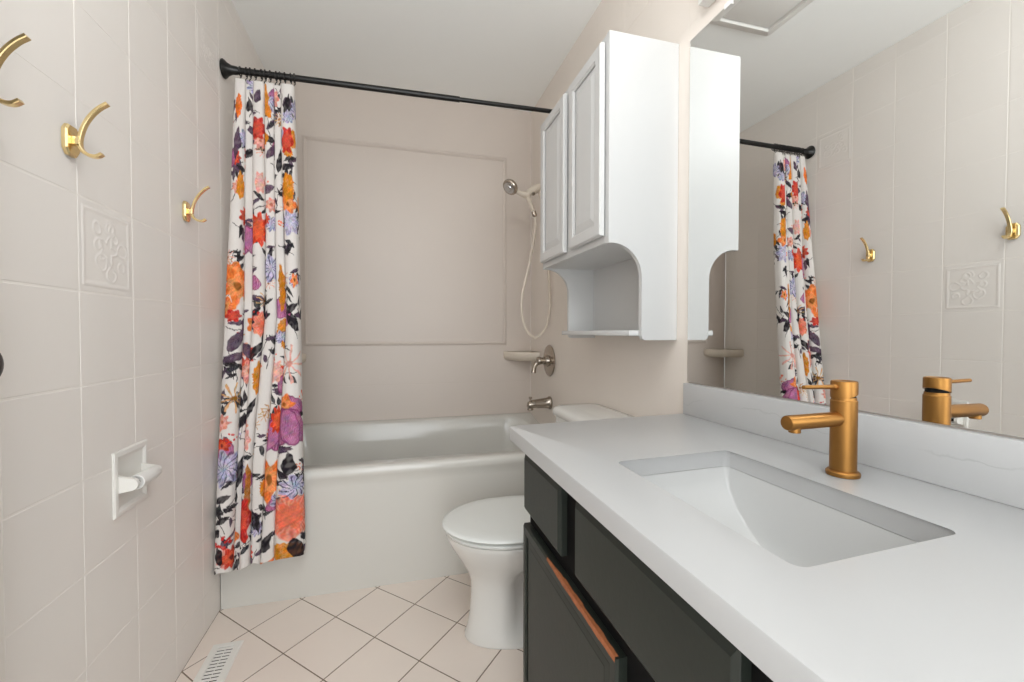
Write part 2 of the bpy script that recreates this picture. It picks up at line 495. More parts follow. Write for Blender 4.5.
obj('spout_body', bm, M['nickel'], sp)
bm = B(); lathe(bm, (W-.118, 2.25, .684), (0, 0, 1), [(0, .005), (.012, .005), (.014, .009), (.022, .009), (.024, .005)])
obj('diverter_knob', bm, M['nickel'], sp)

# ------------------------------------------------------------------ curtain rod, rings and curtain
RY = 1.962
def rodz(x): return 2.096+0.021*x/W
rod = empty('curtain_rod', (W/2, RY, 2.105), 'black tension shower curtain rod spanning the tub from wall to wall', 'curtain rod')
bm = B(); tube(bm, [(0.010, RY, rodz(.01)), (.62, RY, rodz(.62)), (.935, RY, rodz(.935))], 0.0125, n=20)
obj('rod_tube', bm, M['black'], rod)
bm = B(); tube(bm, [(0.93, RY, rodz(.93)), (1.3, RY, rodz(1.3)), (W-.012, RY, rodz(W-.01))], 0.0098, n=20)
obj('rod_inner_tube', bm, M['black'], rod)
for x, s in ((0.0012, 1), (W-.0012, -1)):
    bm = B(); lathe(bm, (x, RY, rodz(x)), (s, 0, 0), [(0, .034), (.004, .036), (.009, .033), (.018, .024), (.032, .017), (.050, .0155), (.058, .0125)], n=32)
    obj('end_flange', bm, M['black'], rod)

NF = 6                                          # folds: rounded fronts parted by deep narrow creases
NS, NZ = 600, 620
ss = np.linspace(0, 1, NS)[None, :]; tt = np.linspace(0, 1, NZ)[:, None]      # tt: 0 top, 1 hem
phase = ss*NF*0.9999; kf = np.floor(phase).astype(int)[0]; q = (phase-kf[None, :])[0]
wt = np.array([[.95, .85, .95, .9, .8, 1.25], [1.25, .7, 1.0, .95, .75, 1.3], [1.5, .6, 1.1, 1.0, .7, 1.2], [1.3, .6, .7, .8, 1.1, 1.9], [1.2, .6, .6, .7, 1.1, 2.2]])
wt = wt/wt.sum(1, keepdims=True); cb = np.concatenate([np.zeros((5, 1)), np.cumsum(wt, 1)], 1)
bnd = np.stack([np.interp(tt[:, 0], [0, .25, .5, .8, 1], cb[:, j]) for j in range(NF+1)], 1)     # NZ x NF+1
bnd[:, 1:-1] += .012*np.sin(7*tt+np.arange(1, NF)[None, :]*2.1)
KQ = [0, .10, .18, .28, .40, .5, .60, .72, .82, .90, 1]
def smooth_interp(v):
    y = np.interp(np.linspace(0, 1, 801), KQ, v); k = np.hanning(61); k /= k.sum()
    yp = np.concatenate([2*y[0]-y[60:0:-1], y, 2*y[-1]-y[-2:-62:-1]]); return np.convolve(yp, k, 'same')[60:-60]
gx = smooth_interp([0, -.005, .02, .12, .30, .5, .70, .88, .98, 1.005, 1]); gd = smooth_interp([2.3, .9, -.25, -.70, -.94, -1, -.94, -.70, -.25, .9, 2.3])
grid = np.linspace(0, 1, 801); fx_ = np.interp(q, grid, gx)[None, :]; fd = np.interp(q, grid, gd)
fd = np.where(((phase[0] > NF-.5) | (phase[0] < .5)) & (fd > 0), .25*fd, fd)[None, :]
xl = np.interp(tt, [0, .25, .5, .75, 1], [.044, .033, .022, .012, .004])
xr = np.interp(tt, [0, .25, .5, .75, 1], [.257, .271, .285, .297, .309])
b0 = bnd[:, kf]; b1 = bnd[:, kf+1]
xx = xl+(xr-xl)*(b0+(b1-b0)*fx_)
amp = np.interp(tt, [0, .06, .4, 1], [.011, .020, .026, .027])*np.array([1, .75, .95, .85, .8, 1.1])[kf][None, :]
back = np.array([0, .020, .002, .012, .018, -.004])[kf][None, :]*np.sin(np.pi*q)[None, :]*np.interp(tt, [0, .3, 1], [.5, 1, 1])
yc = np.interp(tt, [0, .3, .78, .85, 1], [RY-.003, 1.925, 1.836, 1.826, 1.809])
yy = yc + amp*fd + back + .003*np.sin(11*tt+phase*3)*np.sin(np.pi*q)[None, :]
ph = 2*np.pi*phase
hem = 0.168 + 0.007*np.sin(phase*2.4+.6) - 0.005*np.cos(ph) + 0.034*ss
topz = rodz(.15)-0.030 - 0.006*np.abs(np.sin(np.pi*phase*1.0))
zz = topz + (hem-topz)*tt
xx = np.broadcast_to(xx, (NZ, NS)).copy(); yy = np.broadcast_to(yy, (NZ, NS)).copy(); zz = np.broadcast_to(zz, (NZ, NS)).copy()
yy = np.minimum(yy, 1.8505+np.maximum(0, zz-.53)*.55)     # hangs outside the tub rim
# print drawn on the flat cloth: (s metres across, z metres up)
mid = NZ*6//10
arc_ = np.concatenate([[0], np.cumsum(np.hypot(np.diff(xx[mid]), np.diff(yy[mid])))]); CL = float(arc_[-1])
sm = np.broadcast_to(arc_[None, :], (NZ, NS)); zm = zz
col = np.empty((NZ, NS, 3)); col[:] = s2l((224, 219, 215))
prng = np.random.default_rng(11)
def front(x, z):
    """cloth coordinate of the frontmost bit of cloth hanging at (x, z)"""
    r = int(np.argmin(np.abs(zz[:, NS//2]-z)))
    w = np.abs(xx[r]-x) < 0.006
    if not w.any(): i = int(np.argmin(np.abs(xx[r]-x)))
    else:
        idx = np.nonzero(w)[0]; i = int(idx[np.argmin(yy[r][idx])])
    return sm[r, i]
def wob(f, n, seed):
    g = np.random.default_rng(seed); v = np.zeros((NZ, NS))
    for _ in range(n):
        a, b, p = g.normal(0, f), g.normal(0, f), g.uniform(0, 6.28)
        v += np.sin(a*sm+b*zm+p)
    return v/math.sqrt(n)
WU, WV = wob(95, 9, 1)*.0034, wob(95, 9, 2)*.0034
TONE = [np.clip(1+.16*wob(150, 10, 20+i)+.10*wob(420, 8, 40+i), .45, 1.6) for i in range(3)]
TONE = np.stack([TONE[0], .55*TONE[0]+.45*TONE[1], .5*TONE[0]+.5*TONE[2]], -1)
GRAIN = .88+.12*np.clip(.6+.7*wob(260, 9, 77), 0, 1)
def paint(mask, rgb, a=1.0):
    c = np.array(s2l(rgb))*TONE; k = (np.clip(mask, 0, 1)*GRAIN)[..., None]*a
    col[:] = col*(1-k)+c*k
def loc(s0, z0, rot=0):
    u, v = sm+WU-s0, zm+WV-z0; c, s = math.cos(rot), math.sin(rot)
    return u*c+v*s, -u*s+v*c
def edge(v, w=0.08): return np.clip(v/w, 0, 1)
def petals(s0, z0, R, n, cols, rot=0, sx=1.0, core=None, depth=.28):
    u, v = loc(s0, z0, 0); u = u/sx; d = np.hypot(u, v)/R; th = np.arctan2(v, u)+rot
    rad = 1-depth*(0.5-0.5*np.cos(n*th))
    paint(edge(rad-d), cols[0])
    vein = 0.5+0.5*np.cos(n*4*th+6*d)
    paint(edge(rad*.92-d)*vein*edge(d-.2, .4), cols[1], .75)
    th2 = th+PI/n; rad2 = .62*(1-.3*(.5-.5*np.cos(n*th2)))
    paint(edge(rad2-d), cols[2], .85)
    paint(edge(rad2*.9-d)*(0.5+.5*np.cos(n*5*th2)), cols[1], .5)
    if core: paint(edge(.24-d), core)
def marigold(s0, z0, w, h, c1=(214, 136, 34), c2=(184, 104, 20)):
    u, v = loc(s0, z0); d = np.hypot(u/w, v/h); th = np.arctan2(v, u)
    paint(edge(1+.08*np.cos(15*th)-d), c1)
    tex = (np.sin(u*900+np.sin(v*500)*1.5)*np.sin(v*700+u*300)) > 0.25
    paint(edge(.95-d)*tex, c2, .7)
def leaf(s0, z0, L, wd, rot, c=(38, 33, 38), c2=None):
    u, v = loc(s0, z0, rot); t = np.clip((u/L+1)/2, 0, 1)
    w = wd*np.sin(np.pi*t**.8)
    paint(edge((w-np.abs(v))/wd)*(np.abs(u) < L), c)
    if c2: paint(edge((w*.8-np.abs(v-.2*wd))/wd)*(np.abs(u) < L*.8)*(np.sin(u*700+np.abs(v)*900) > .3), c2, .6)
def tulip(s0, z0, R, rot=0):
    for k, (o, c) in enumerate(((-.55, (142, 62, 110)), (.55, (152, 74, 122)), (0, (168, 92, 138)))):
        u, v = loc(s0+o*R*.7, z0, rot+o*.5); d = np.hypot(u/(R*.48), v/R)
        paint(edge(1-d), c); paint(edge(.9-d)*(np.sin(u*1500) > .35), (206, 158, 186), .6)
        paint(edge(1-d)*edge(d-.86, .06), (104, 40, 80), .8)
def lav(s0, z0, R, dark=.5):
    petals(s0, z0, R, 7, ((190, 186, 214), (128, 124, 160), (214, 210, 228)), depth=.35)
    u, v = loc(s0, z0); d = np.hypot(u, v)/R; th = np.arctan2(v, u)
    paint(edge(.9-d)*(np.sin(11*th+9*d) > .72), (70, 66, 92), dark)
def star(s0, z0, R, c=(222, 160, 140), core=(150, 90, 40), n=9, rot=0):
    u, v = loc(s0, z0); d = np.hypot(u, v)/R; th = np.arctan2(v, u)+rot
    paint(edge((0.5+.5*np.cos(n*th))**3*1.15-d*.75-.12, .12)*(d < 1), c); paint(edge(.22-d), core)
def berries(s0, z0, R, c=(204, 52, 44), n=9):
    for k in range(n):
        a, r = prng.uniform(0, 6.28), R*math.sqrt(prng.uniform(0, 1))
        u, v = loc(s0+r*math.cos(a), z0+r*math.sin(a)); paint(edge(1-np.hypot(u, v)/(R*.22), .3), c)
def stem(s0, z0, L, rot, c=(58, 52, 50)):
    u, v = loc(s0, z0, rot); paint((np.abs(v-.012*np.sin(u*28)) < .0016)*(np.abs(u) < L), c, .9)
# background scatter over the whole cloth: small sprays, then blooms
def spray(s0, z0, r):
    stem(s0, z0, prng.uniform(.03, .06), r)
    for k in range(prng.integers(2, 5)):
        t = prng.uniform(-.045, .045); sd = prng.choice((-1, 1)); a = r+sd*prng.uniform(.5, 1.1)
        c, c2 = (((36, 32, 37), (70, 64, 70)), ((74, 56, 74), (112, 90, 110)), ((40, 40, 44), (84, 84, 90)))[prng.integers(0, 3)]
        leaf(s0+t*math.cos(r)+.018*math.cos(a), z0+t*math.sin(r)+.018*math.sin(a), prng.uniform(.018, .034), prng.uniform(.006, .011), a, c, c2)
for k in range(230): spray(prng.uniform(0, CL), prng.uniform(.16, 2.08), prng.uniform(0, 6.28))
for k in range(60):
    s0, z0 = prng.uniform(0, CL), prng.uniform(.16, 2.08); q = prng.integers(0, 4)
    if q < 2: berries(s0, z0, .020, ((204, 52, 44), (226, 120, 90))[q])
    else: star(s0, z0, prng.uniform(.022, .034), ((222, 160, 140), (206, 160, 110))[q-2])
for k in range(100):
    s0, z0 = prng.uniform(0, CL), prng.uniform(.16, 2.08); q = prng.integers(0, 6); g = prng.uniform(.6, 1.0)
    if q == 0: marigold(s0, z0, .024*g, .038*g)
    elif q == 1: petals(s0, z0, .044*g, 9, ((214, 68, 44), (160, 40, 34), (236, 110, 74)), core=(110, 40, 40))
    elif q == 2: petals(s0, z0, .052*g, 5, ((236, 132, 64), (206, 88, 40), (244, 166, 104)), core=(150, 80, 30))
    elif q == 3: tulip(s0, z0, .042*g, prng.uniform(-.6, .6))
    elif q == 4: lav(s0, z0, .044*g, .8)
    else: petals(s0, z0, .050*g, 7, ((230, 160, 144), (206, 100, 88), (240, 192, 176)), core=(196, 110, 90))
MOT = [
('mg', 0.066, 1.953, (0.018, 0.052, (236, 120, 40), (214, 84, 30))),
('mg', 0.15, 1.99, (0.012, 0.065)),
('mg', 0.172, 1.94, (0.012, 0.03, (232, 140, 40), (200, 96, 28))),
('leaf', 0.097, 1.962, (0.03, 0.012, 1.5)),
('pleaf', 0.129, 1.999, (0.03, 0.014, 1.2)),
('leaf', 0.233, 1.977, (0.045, 0.015, 1.3)),
('red', 0.126, 1.868, (0.055, 0.6)),
('red', 0.242, 1.825, (0.06, 0.5)),
('pleaf', 0.054, 1.803, (0.07, 0.018, 1.5)),
('leaf', 0.103, 1.768, (0.03, 0.017, 0.6)),
('pleaf', 0.184, 1.786, (0.045, 0.018, 0.9)),
('leaf', 0.203, 1.747, (0.05, 0.015, 1.4)),
('leaf', 0.243, 1.718, (0.035, 0.015, 0.3)),
('pleaf', 0.168, 1.63, (0.035, 0.018, 0.4)),
('mg', 0.08, 1.63, (0.022, 0.055)),
('pink', 0.146, 1.652, (0.05, 0.45)),
('mg', 0.247, 1.637, (0.026, 0.055)),
('poppy', 0.135, 1.46, (0.075, 0.65)),
('tulip', 0.097, 1.422, (0.058, 0.3)),
('leaf', 0.078, 1.35, (0.022, 0.006, 0)),
('peach', 0.073, 1.237, (0.085, 0.75)),
('lav', 0.244, 1.495, (0.058, 0.3)),
('leaf', 0.219, 1.505, (0.05, 0.011, 1.5)),
('lav', 0.183, 1.311, (0.06, 0.9)),
('mg', 0.226, 1.238, (0.014, 0.095, (196, 124, 32), (160, 92, 20))),
('peach', 0.276, 1.263, (0.03, 0.6)),
('leaf', 0.252, 1.155, (0.05, 0.016, 0.5)),
('leaf', 0.256, 1.1, (0.05, 0.018, 2.4)),
('red', 0.062, 1.122, (0.03, 1)),
('pleaf', 0.081, 1.038, (0.06, 0.022, 1.0)),
('pleaf', 0.075, 0.966, (0.06, 0.02, 0.3)),
('pleaf', 0.102, 0.996, (0.05, 0.02, 2.3)),
('peony', 0.155, 1.088, (0.05, 0.6)),
('leaf', 0.142, 0.992, (0.06, 0.015, 0.9)),
('mg', 0.147, 0.885, (0.022, 0.065)),
('star', 0.071, 0.813, (0.06, (206, 160, 110), (150, 96, 30))),
('pink', 0.199, 0.907, (0.05, 0.6)),
('star', 0.247, 0.937, (0.075, (226, 170, 156), (206, 140, 130))),
('leaf', 0.112, 0.766, (0.05, 0.014, 1.1)),
('leaf', 0.096, 0.726, (0.05, 0.014, 0.8)),
('tulip', 0.182, 0.666, (0.07, -0.25)),
('tulip', 0.254, 0.699, (0.075, 0.2)),
('poppy', 0.215, 0.72, (0.055, 0.5)),
('pink', 0.098, 0.656, (0.045, 0.7)),
('lav', 0.047, 0.557, (0.075, 0.8)),
('leaf', 0.083, 0.533, (0.065, 0.02, 1.4)),
('mg', 0.123, 0.47, (0.012, 0.1, (176, 110, 40), (130, 74, 24))),
('peach', 0.177, 0.499, (0.095, 0.6)),
('red', 0.088, 0.364, (0.095, 0.55)),
('peony', 0.249, 0.361, (0.095, 0.95)),
('leaf', 0.131, 0.355, (0.05, 0.018, 1.9)),
('leaf', 0.248, 0.56, (0.045, 0.018, 1.6)),
('lav', 0.284, 0.47, (0.05, 1)),
('mg', 0.236, 0.232, (0.05, 0.035)),
('leaf', 0.291, 0.243, (0.045, 0.022, 1.9)),
('ber', 0.037, 0.287, (0.034, (204, 48, 44), 14)),
('leaf', 0.021, 0.242, (0.035, 0.016, 1.8)),
('leaf', 0.165, 0.263, (0.05, 0.018, 1.2)),
('leaf', 0.032, 0.45, (0.035, 0.016, 0.4)),
('leaf', 0.033, 0.37, (0.035, 0.012, 0.4))]
for kind, x, z, a in MOT:
    s0 = front(x, z)
    if kind == 'mg': marigold(s0, z, *a)
    elif kind == 'poppy': petals(s0, z, a[0], 9, ((226, 72, 40), (180, 44, 34), (240, 112, 66)), sx=a[1])
    elif kind == 'red': petals(s0, z, a[0], 6, ((204, 54, 44), (150, 30, 34), (222, 92, 70)), sx=a[1])
    elif kind == 'peach': petals(s0, z, a[0], 5, ((238, 130, 60), (216, 92, 42), (246, 168, 106)), sx=a[1], rot=.4, core=(140, 84, 34), depth=.4)
    elif kind == 'peony': petals(s0, z, a[0], 8, ((234, 150, 128), (220, 92, 66), (236, 116, 84)), sx=a[1], depth=.18)
    elif kind == 'pink': petals(s0, z, a[0], 6, ((232, 172, 160), (214, 132, 124), (240, 196, 184)), sx=a[1])
    elif kind == 'tulip': tulip(s0, z, *a)
    elif kind == 'lav': lav(s0, z, *a)
    elif kind == 'star': star(s0, z, *a)
    elif kind == 'leaf': leaf(s0, z, *a)
    elif kind == 'pleaf': leaf(s0, z, *a, (76, 58, 76), (116, 92, 112))
    elif kind == 'ber': berries(s0, z, *a)
verts = np.stack([xx, yy, zz], -1).reshape(-1, 3)
cur = empty('shower_curtain', (.15, 1.93, 0.17), 'white shower curtain printed with orange, red and purple flowers, gathered at the left wall', 'shower curtain')
verts = verts - np.array([.15, 1.93, .17])
ii = (np.arange(NZ-1)[:, None]*NS+np.arange(NS-1)[None, :]).ravel()
quads = np.stack([ii, ii+1, ii+NS+1, ii+NS], -1)
me = bpy.data.meshes.new('printed_cloth')
me.vertices.add(len(verts)); me.vertices.foreach_set('co', verts.ravel())
me.loops.add(quads.size); me.loops.foreach_set('vertex_index', quads.ravel())
me.polygons.add(len(quads)); me.polygons.foreach_set('loop_start', np.arange(len(quads))*4)
me.polygons.foreach_set('use_smooth', np.ones(len(quads), bool))
me.update(calc_edges=True); me.validate()
ca = me.color_attributes.new('print', 'FLOAT_COLOR', 'POINT')
ca.data.foreach_set('color', np.concatenate([col, np.ones((NZ, NS, 1))], -1).ravel())
me.materials.append(M['cloth'])
co = bpy.data.objects.new('printed_cloth', me); C.objects.link(co); co.parent = cur
sd = co.modifiers.new('cloth_thickness', 'SOLIDIFY'); sd.thickness = 0.0012; sd.offset = 0

first_ring = None
for k in range(12):
    x = .062+k*.0178+(.004 if k % 3 == 1 else 0)
    if first_ring is None:
        r = empty('curtain_ring', (x, RY, rodz(x)), 'small black ring on the rod holding up the floral curtain', 'curtain ring', 'black rings along the gathered curtain')
        bm = B(); n = 26; pts = []
        rings = []
        for j in range(n):
            a = 2*PI*j/n; c = Vector((x, RY+.0158*math.cos(a), rodz(x)-.0022+.0170*math.sin(a))); rd = Vector((0, math.cos(a), math.sin(a)))
            rings.append([c+.0024*(math.cos(2*PI*i/8)*rd+math.sin(2*PI*i/8)*Vector((1, 0, 0))) for i in range(8)])
        loft(bm, rings, ring_close=True)
        wire = obj('ring_wire', bm, M['black'], r, smooth=60)
        bm = B(); tube(bm, spline([(x, RY, rodz(x)-.019), (x+.004, RY-.004, rodz(x)-.026), (x, RY-.008, rodz(x)-.034), (x-.003, RY-.004, rodz(x)-.040)], 4), .0017, n=7)
        hk = obj('hook', bm, M['black'], r, smooth=60)
        first_ring = r
    else:
        r = first_ring.copy(); C.objects.link(r); r.location = (x, RY, rodz(x))
        for ch in list(first_ring.children):
            c = ch.copy(); C.objects.link(c); c.parent = r

# ------------------------------------------------------------------ left wall: hooks, paper holder, knob
def wall_hook(y, z, label):
    r = empty('wall_hook', (0.0005, y, z), label, 'hook', 'brass double hooks on the left wall')
    bm = B()
    def hexa(hw, hh, x): return [(x, y-hw, z-hh*.62), (x, y-hw*.55, z-hh), (x, y+hw*.55, z-hh), (x, y+hw, z-hh*.62), (x, y+hw, z+hh*.62), (x, y+hw*.55, z+hh), (x, y-hw*.55, z+hh), (x, y-hw, z+hh*.62)]
    loft(bm, [hexa(.020, .031, .0006), hexa(.020, .031, .007), hexa(.0175, .0285, .0100), hexa(.015, .026, .0102)])
    obj('back_plate', bm, M['brass'], r, smooth=20)
    bm = B(); box(bm, .0095, .0225, y-.008, y+.008, z-.008, z+.008, .0015)
    obj('neck', bm, M['brass'], r, smooth=30)
    bm = B(); strip(bm, spline([(.0195, y, z-.010), (.0215, y, z+.010), (.0285, y, z+.034), (.0405, y, z+.056), (.0550, y, z+.073), (.0690, y, z+.084)], 6), .0120, .0064)
    obj('upper_prong', bm, M['brass'], r, smooth=40)
    bm = B(); strip(bm, spline([(.0195, y, z+.008), (.0200, y, z-.008), (.0260, y, z-.020), (.0360, y, z-.0265), (.0480, y, z-.0275), (.0585, y, z-.0215)], 6), .0120, .0064)
    obj('lower_prong', bm, M['brass'], r, smooth=40)
wall_hook(1.105, 1.453, 'brass double hook above the embossed tile, middle of the three hooks')
wall_hook(1.622, 1.447, 'brass double hook nearest the floral shower curtain, farthest of the three')
wall_hook(0.899, 1.458, 'nearest brass double hook, its back plate cut off by the photo\'s left edge')

tp = empty('toilet_paper_holder', (0.0005, 1.300, .695), 'white recessed toilet paper holder with empty roller in the left tiled wall', 'toilet paper holder')
bm = B(); ty0, ty1, tz0, tz1 = 1.227, 1.373, .616, .774
def fr(i, x): return [(x, ty0+i, tz0+i), (x, ty1-i, tz0+i), (x, ty1-i, tz1-i), (x, ty0+i, tz1-i)]
loft(bm, [fr(0, .0006), fr(0, .003), fr(.003, .006), fr(.012, .007), fr(.016, .0055), fr(.019, .003)], cap1=False)
loft(bm, [fr(.019, .003), fr(.024, .0012)], cap0=False)
obj('wall_plate', bm, M['white_enamel'], tp, smooth=25)
for y in (1.2475, 1.3525):
    bm = B(); pts = []
    n = 10
    pts = [(.0015, .692-.020), (.0015, .692+.022)]
    for i in range(n+1):
        a = PI/2-PI*i/n; pts.append((.030+.0145*math.cos(a), .692+.0145*math.sin(a)))
    prism(bm, pts, y-.0055, y+.0055, 'y', bevel=.001)
    obj('roller_arm', bm, M['white_enamel'], tp, smooth=40)
bm = B(); lathe(bm, (.031, 1.263, .691), (0, 1, 0), [(.006, .004), (.006, .0135), (0, .0155), (.001, .0175), (.044, .0175), (.045, .0165), (.080, .0165), (.083, .015), (.084, .004)])
ro = obj('roller', bm, M['white_plastic'], tp, smooth=40)
bm = B(); lathe(bm, (.031, 1.2535, .691), (0, 1, 0), [(0, .006), (.016, .006)], n=14)
obj('spring_pin', bm, M['dark'], ro)

# door standing open against the left wall, only its knob reaching into view
bm = B(); box(bm, .034, .069, .025, .812, .012, 2.02, .001)
dr = tag(obj('door_1', bm, M['white_paint'], smooth=0, origin=(.034, .025, .012)), kind='structure')
bm = B(); ky, kz = .733, 1.0165
lathe(bm, (.0695, ky, kz), (1, 0, 0), [(0, .029), (.003, .030), (.007, .026), (.010, .012), (.026, .010), (.031, .017), (.038, .0245), (.047, .027), (.056, .0245), (.061, .014), (.062, .003)])
obj('door_knob', bm, M['black'], dr, label='black round door knob at the left edge of the photo')

# floor register
fr_ = empty('floor_register', (.100, 1.52, 0.0005), 'white louvred floor register beside the left wall', 'floor vent')
vx0, vx1, vy0, vy1 = .052, .143, 1.385, 1.656
bm = B()
def vr(i, z): return [(vx0+i, vy0+i, z), (vx1-i, vy0+i, z), (vx1-i, vy1-i, z), (vx0+i, vy1-i, z)]
loft(bm, [vr(0, .0006), vr(0, .0025), vr(.004, .0060), vr(.020, .0065), vr(.022, .0050), vr(.022, .0006)], cap0=False, cap1=False, ring_close=True)
obj('register_frame', bm, M['white_enamel'], fr_, smooth=25)
bm = B(); box(bm, vx0+.02, vx1-.02, vy0+.02, vy1-.02, .0006, .0012)
obj('duct_shade_plate', bm, M['dark'], fr_, smooth=0)  # dark plate in place of the shaded duct below the louvres
bm = B(); y = vy0+.026
while y < vy1-.030:
    prism(bm, [(y, .0030), (y+.0085, .0042), (y+.0085, .0050), (y, .0038)], vx0+.022, vx1-.022, 'x'); y += .0150
box(bm, (vx0+vx1)/2-.001, (vx0+vx1)/2+.001, vy0+.02, vy1-.02, .0014, .0030)
obj('louvres', bm, M['white_enamel'], fr_, smooth=0)

# ------------------------------------------------------------------ toilet
TY = 1.475
toilet = empty('toilet', (1.13, TY, 0), 'white toilet with closed lid between the tub and the vanity', 'toilet')
def egg(xf, xb, hw, z, n=40, sq=2.0, yc=TY):
    """closed outline: elongated front at xf, squarer back at xb"""
    out = []; xm = xf+(xb-xf)*0.52
    for i in range(n):
        a = 2*PI*i/n; c, s = math.cos(a), math.sin(a)
        e = 2.0 if c < 0 else sq
        x = xm + (xm-xf if c < 0 else xb-xm)*math.copysign(abs(c)**(2/e), c)
        y = yc + hw*math.copysign(abs(s)**(2/e), s)
        out.append((x, y, z))
    return out
bm = B()
loft(bm, [egg(.879, 1.33, .112, .001, sq=4), egg(.877, 1.33, .113, .012, sq=4), egg(.886, 1.32, .104, .035, sq=4), egg(.896, 1.31, .097, .09, sq=3.4), egg(.900, 1.30, .094, .16, sq=3),
          egg(.898, 1.29, .098, .205, sq=2.8), egg(.884, 1.285, .113, .24, sq=2.6), egg(.857, 1.285, .140, .285, sq=2.5), egg(.832, 1.285, .164, .325, sq=2.5),
          egg(.818, 1.285, .176, .352, sq=2.5), egg(.813, 1.285, .180, .366, sq=2.5), egg(.813, 1.285, .180, .372, sq=2.5), egg(.822, 1.28, .172, .376, sq=2.5)])
# scooped recesses on both flanks behind the front column (trapway)
for v in bm.verts:
    if v.co.z < .27:
        t = min(1, max(0, (v.co.x-1.015)/.05)); k = min(1, max(0, (v.co.z-.02)/.03))*min(1, max(0, (.27-v.co.z)/.05))
        v.co.y = TY+(v.co.y-TY)*(1-.60*t*k)
obj('bowl', bm, M['porcelain'], toilet, smooth=60)
bm = B()
loft(bm, [egg(.820, 1.245, .172, .3765, sq=3), egg(.811, 1.245, .181, .3785, sq=3), egg(.809, 1.245, .183, .384, sq=3), egg(.812, 1.243, .180, .3880, sq=3), egg(.824, 1.24, .170, .3895, sq=3), egg(.832, 1.23, .162, .3895, sq=3)])
obj('seat', bm, M['seat'], toilet, smooth=50)
bm = B()
loft(bm, [egg(.820, 1.245, .173, .3955, sq=3), egg(.803, 1.247, .185, .3965, sq=3), egg(.800, 1.248, .188, .400, sq=3), egg(.802, 1.247, .186, .4045, sq=3), egg(.816, 1.24, .176, .4085, sq=3), egg(.86, 1.22, .14, .411, sq=3), egg(.95, 1.15, .08, .412, sq=3)])
obj('lid', bm, M['seat'], toilet, smooth=50)
for s in (-1, 1):
    bm = B(); lathe(bm, (1.262, TY+s*.075-.018, .398), (0, 1, 0), [(0, .010), (.002, .012), (.034, .012), (.036, .010)], n=16)
    box(bm, 1.240, 1.262, TY+s*.075-.015, TY+s*.075+.015, .379, .404, .003)
    obj('hinge', bm, M['seat'], toilet, smooth=40)
bm = B()
def tk(x0, x1, hw, z, r=.045): return [(x, y, z) for x, y in rrect(x0, x1, TY-hw, TY+hw, r, 8)]
loft(bm, [tk(1.30, 1.465, .165, .372, .04), tk(1.290, 1.468, .185, .39), tk(1.284, 1.472, .200, .55), tk(1.280, 1.474, .206, .722)])
obj('tank', bm, M['porcelain'], toilet, smooth=50)
bm = B()
loft(bm, [tk(1.276, 1.477, .206, .7225), tk(1.270, 1.479, .212, .727), tk(1.268, 1.480, .213, .745), tk(1.274, 1.478, .209, .755), tk(1.290, 1.470, .196, .761), tk(1.33, 1.44, .15, .764, .03)])
obj('tank_lid', bm, M['porcelain'], toilet, smooth=50)
bm = B(); lathe(bm, (1.2805, TY+.15, .66), (-1, 0, 0), [(0, .012), (.006, .012), (.010, .007), (.018, .006)])
box(bm, 1.254, 1.263, TY+.085, TY+.158, .653, .667, .003)
obj('flush_lever', bm, M['chrome'], toilet, smooth=40)

# ------------------------------------------------------------------ vanity
van = empty('vanity_cabinet', (1.22, .53, 0), 'charcoal painted vanity cabinet under the white quartz top', 'vanity cabinet')
XF = .957; XC = .976; VY0, VY1 = .002, 1.040
bm = B()
box(bm, XC, XC+.018, VY0, VY1, .10, .786); box(bm, XC+.018, W-.004, VY1-.016, VY1, .10, .786); box(bm, XC+.018, W-.004, VY0, VY0+.016, .10, .786)
box(bm, XC+.018, W-.004, VY0+.016, VY1-.016, .10, .116); box(bm, XC+.07, XC+.085, VY0, VY1, .001, .10); box(bm, XC+.085, W-.004, VY1-.016, VY1, .001, .10)
obj('carcass', bm, M['charcoal_dark'], van, smooth=0)
def slab_front(name, y0, y1, z0, z1, ch=.010, dp=.006):
    bm = B()
    def q(i, x): return [(x, y0+.7*i, z0+i), (x, y1-.7*i, z0+i), (x, y1-.7*i, z1-1.5*i), (x, y0+.7*i, z1-1.5*i)]
    loft(bm, [q(0, XC-.0006), q(0, XF+dp), q(.001, XF+dp-.001), q(ch, XF), ])
    return obj(name, bm, M['charcoal'], van, smooth=0)
slab_front('drawer_front', .797, 1.037, .613, .759)
slab_front('false_front', .337, .724, .613, .759)
slab_front('drawer_front', .013, .266, .613, .759)
def panel_door(y0, y1, z0, z1, xf, xb, stile, mt, parent, rec=.007, bev=.010, groove=True, pmat=None, name='door'):
    bm = B()
    def q(i, x): return [(x, y0+i, z0+i), (x, y1-i, z0+i), (x, y1-i, z1-i), (x, y0+i, z1-i)]
    loft(bm, [q(stile, xb), q(0, xb), q(0, xf+.004), q(.004, xf), q(stile-.006, xf), q(stile-.003, xf+.003), q(stile, xf+.003), q(stile, xf+rec)], cap0=False, cap1=False)
    d = obj(name, bm, mt, parent, smooth=0)
    bm = B()
    loft(bm, [q(stile, xb-.002), q(stile, xf+rec+.001), q(stile+.004, xf+rec), q(stile+bev+.012, xf+.003), q(stile+bev+.014, xf+.0025)], cap0=True)
    obj('panel', bm, pmat or mt, d, smooth=0)
    return d
door = panel_door(.566, 1.041, .105, .577, XF, XC-.0006, .026, M['charcoal'], van, rec=.004, bev=.004)
panel_door(.013, .498, .105, .577, XF, XC-.0006, .026, M['charcoal'], van, rec=.004, bev=.004)
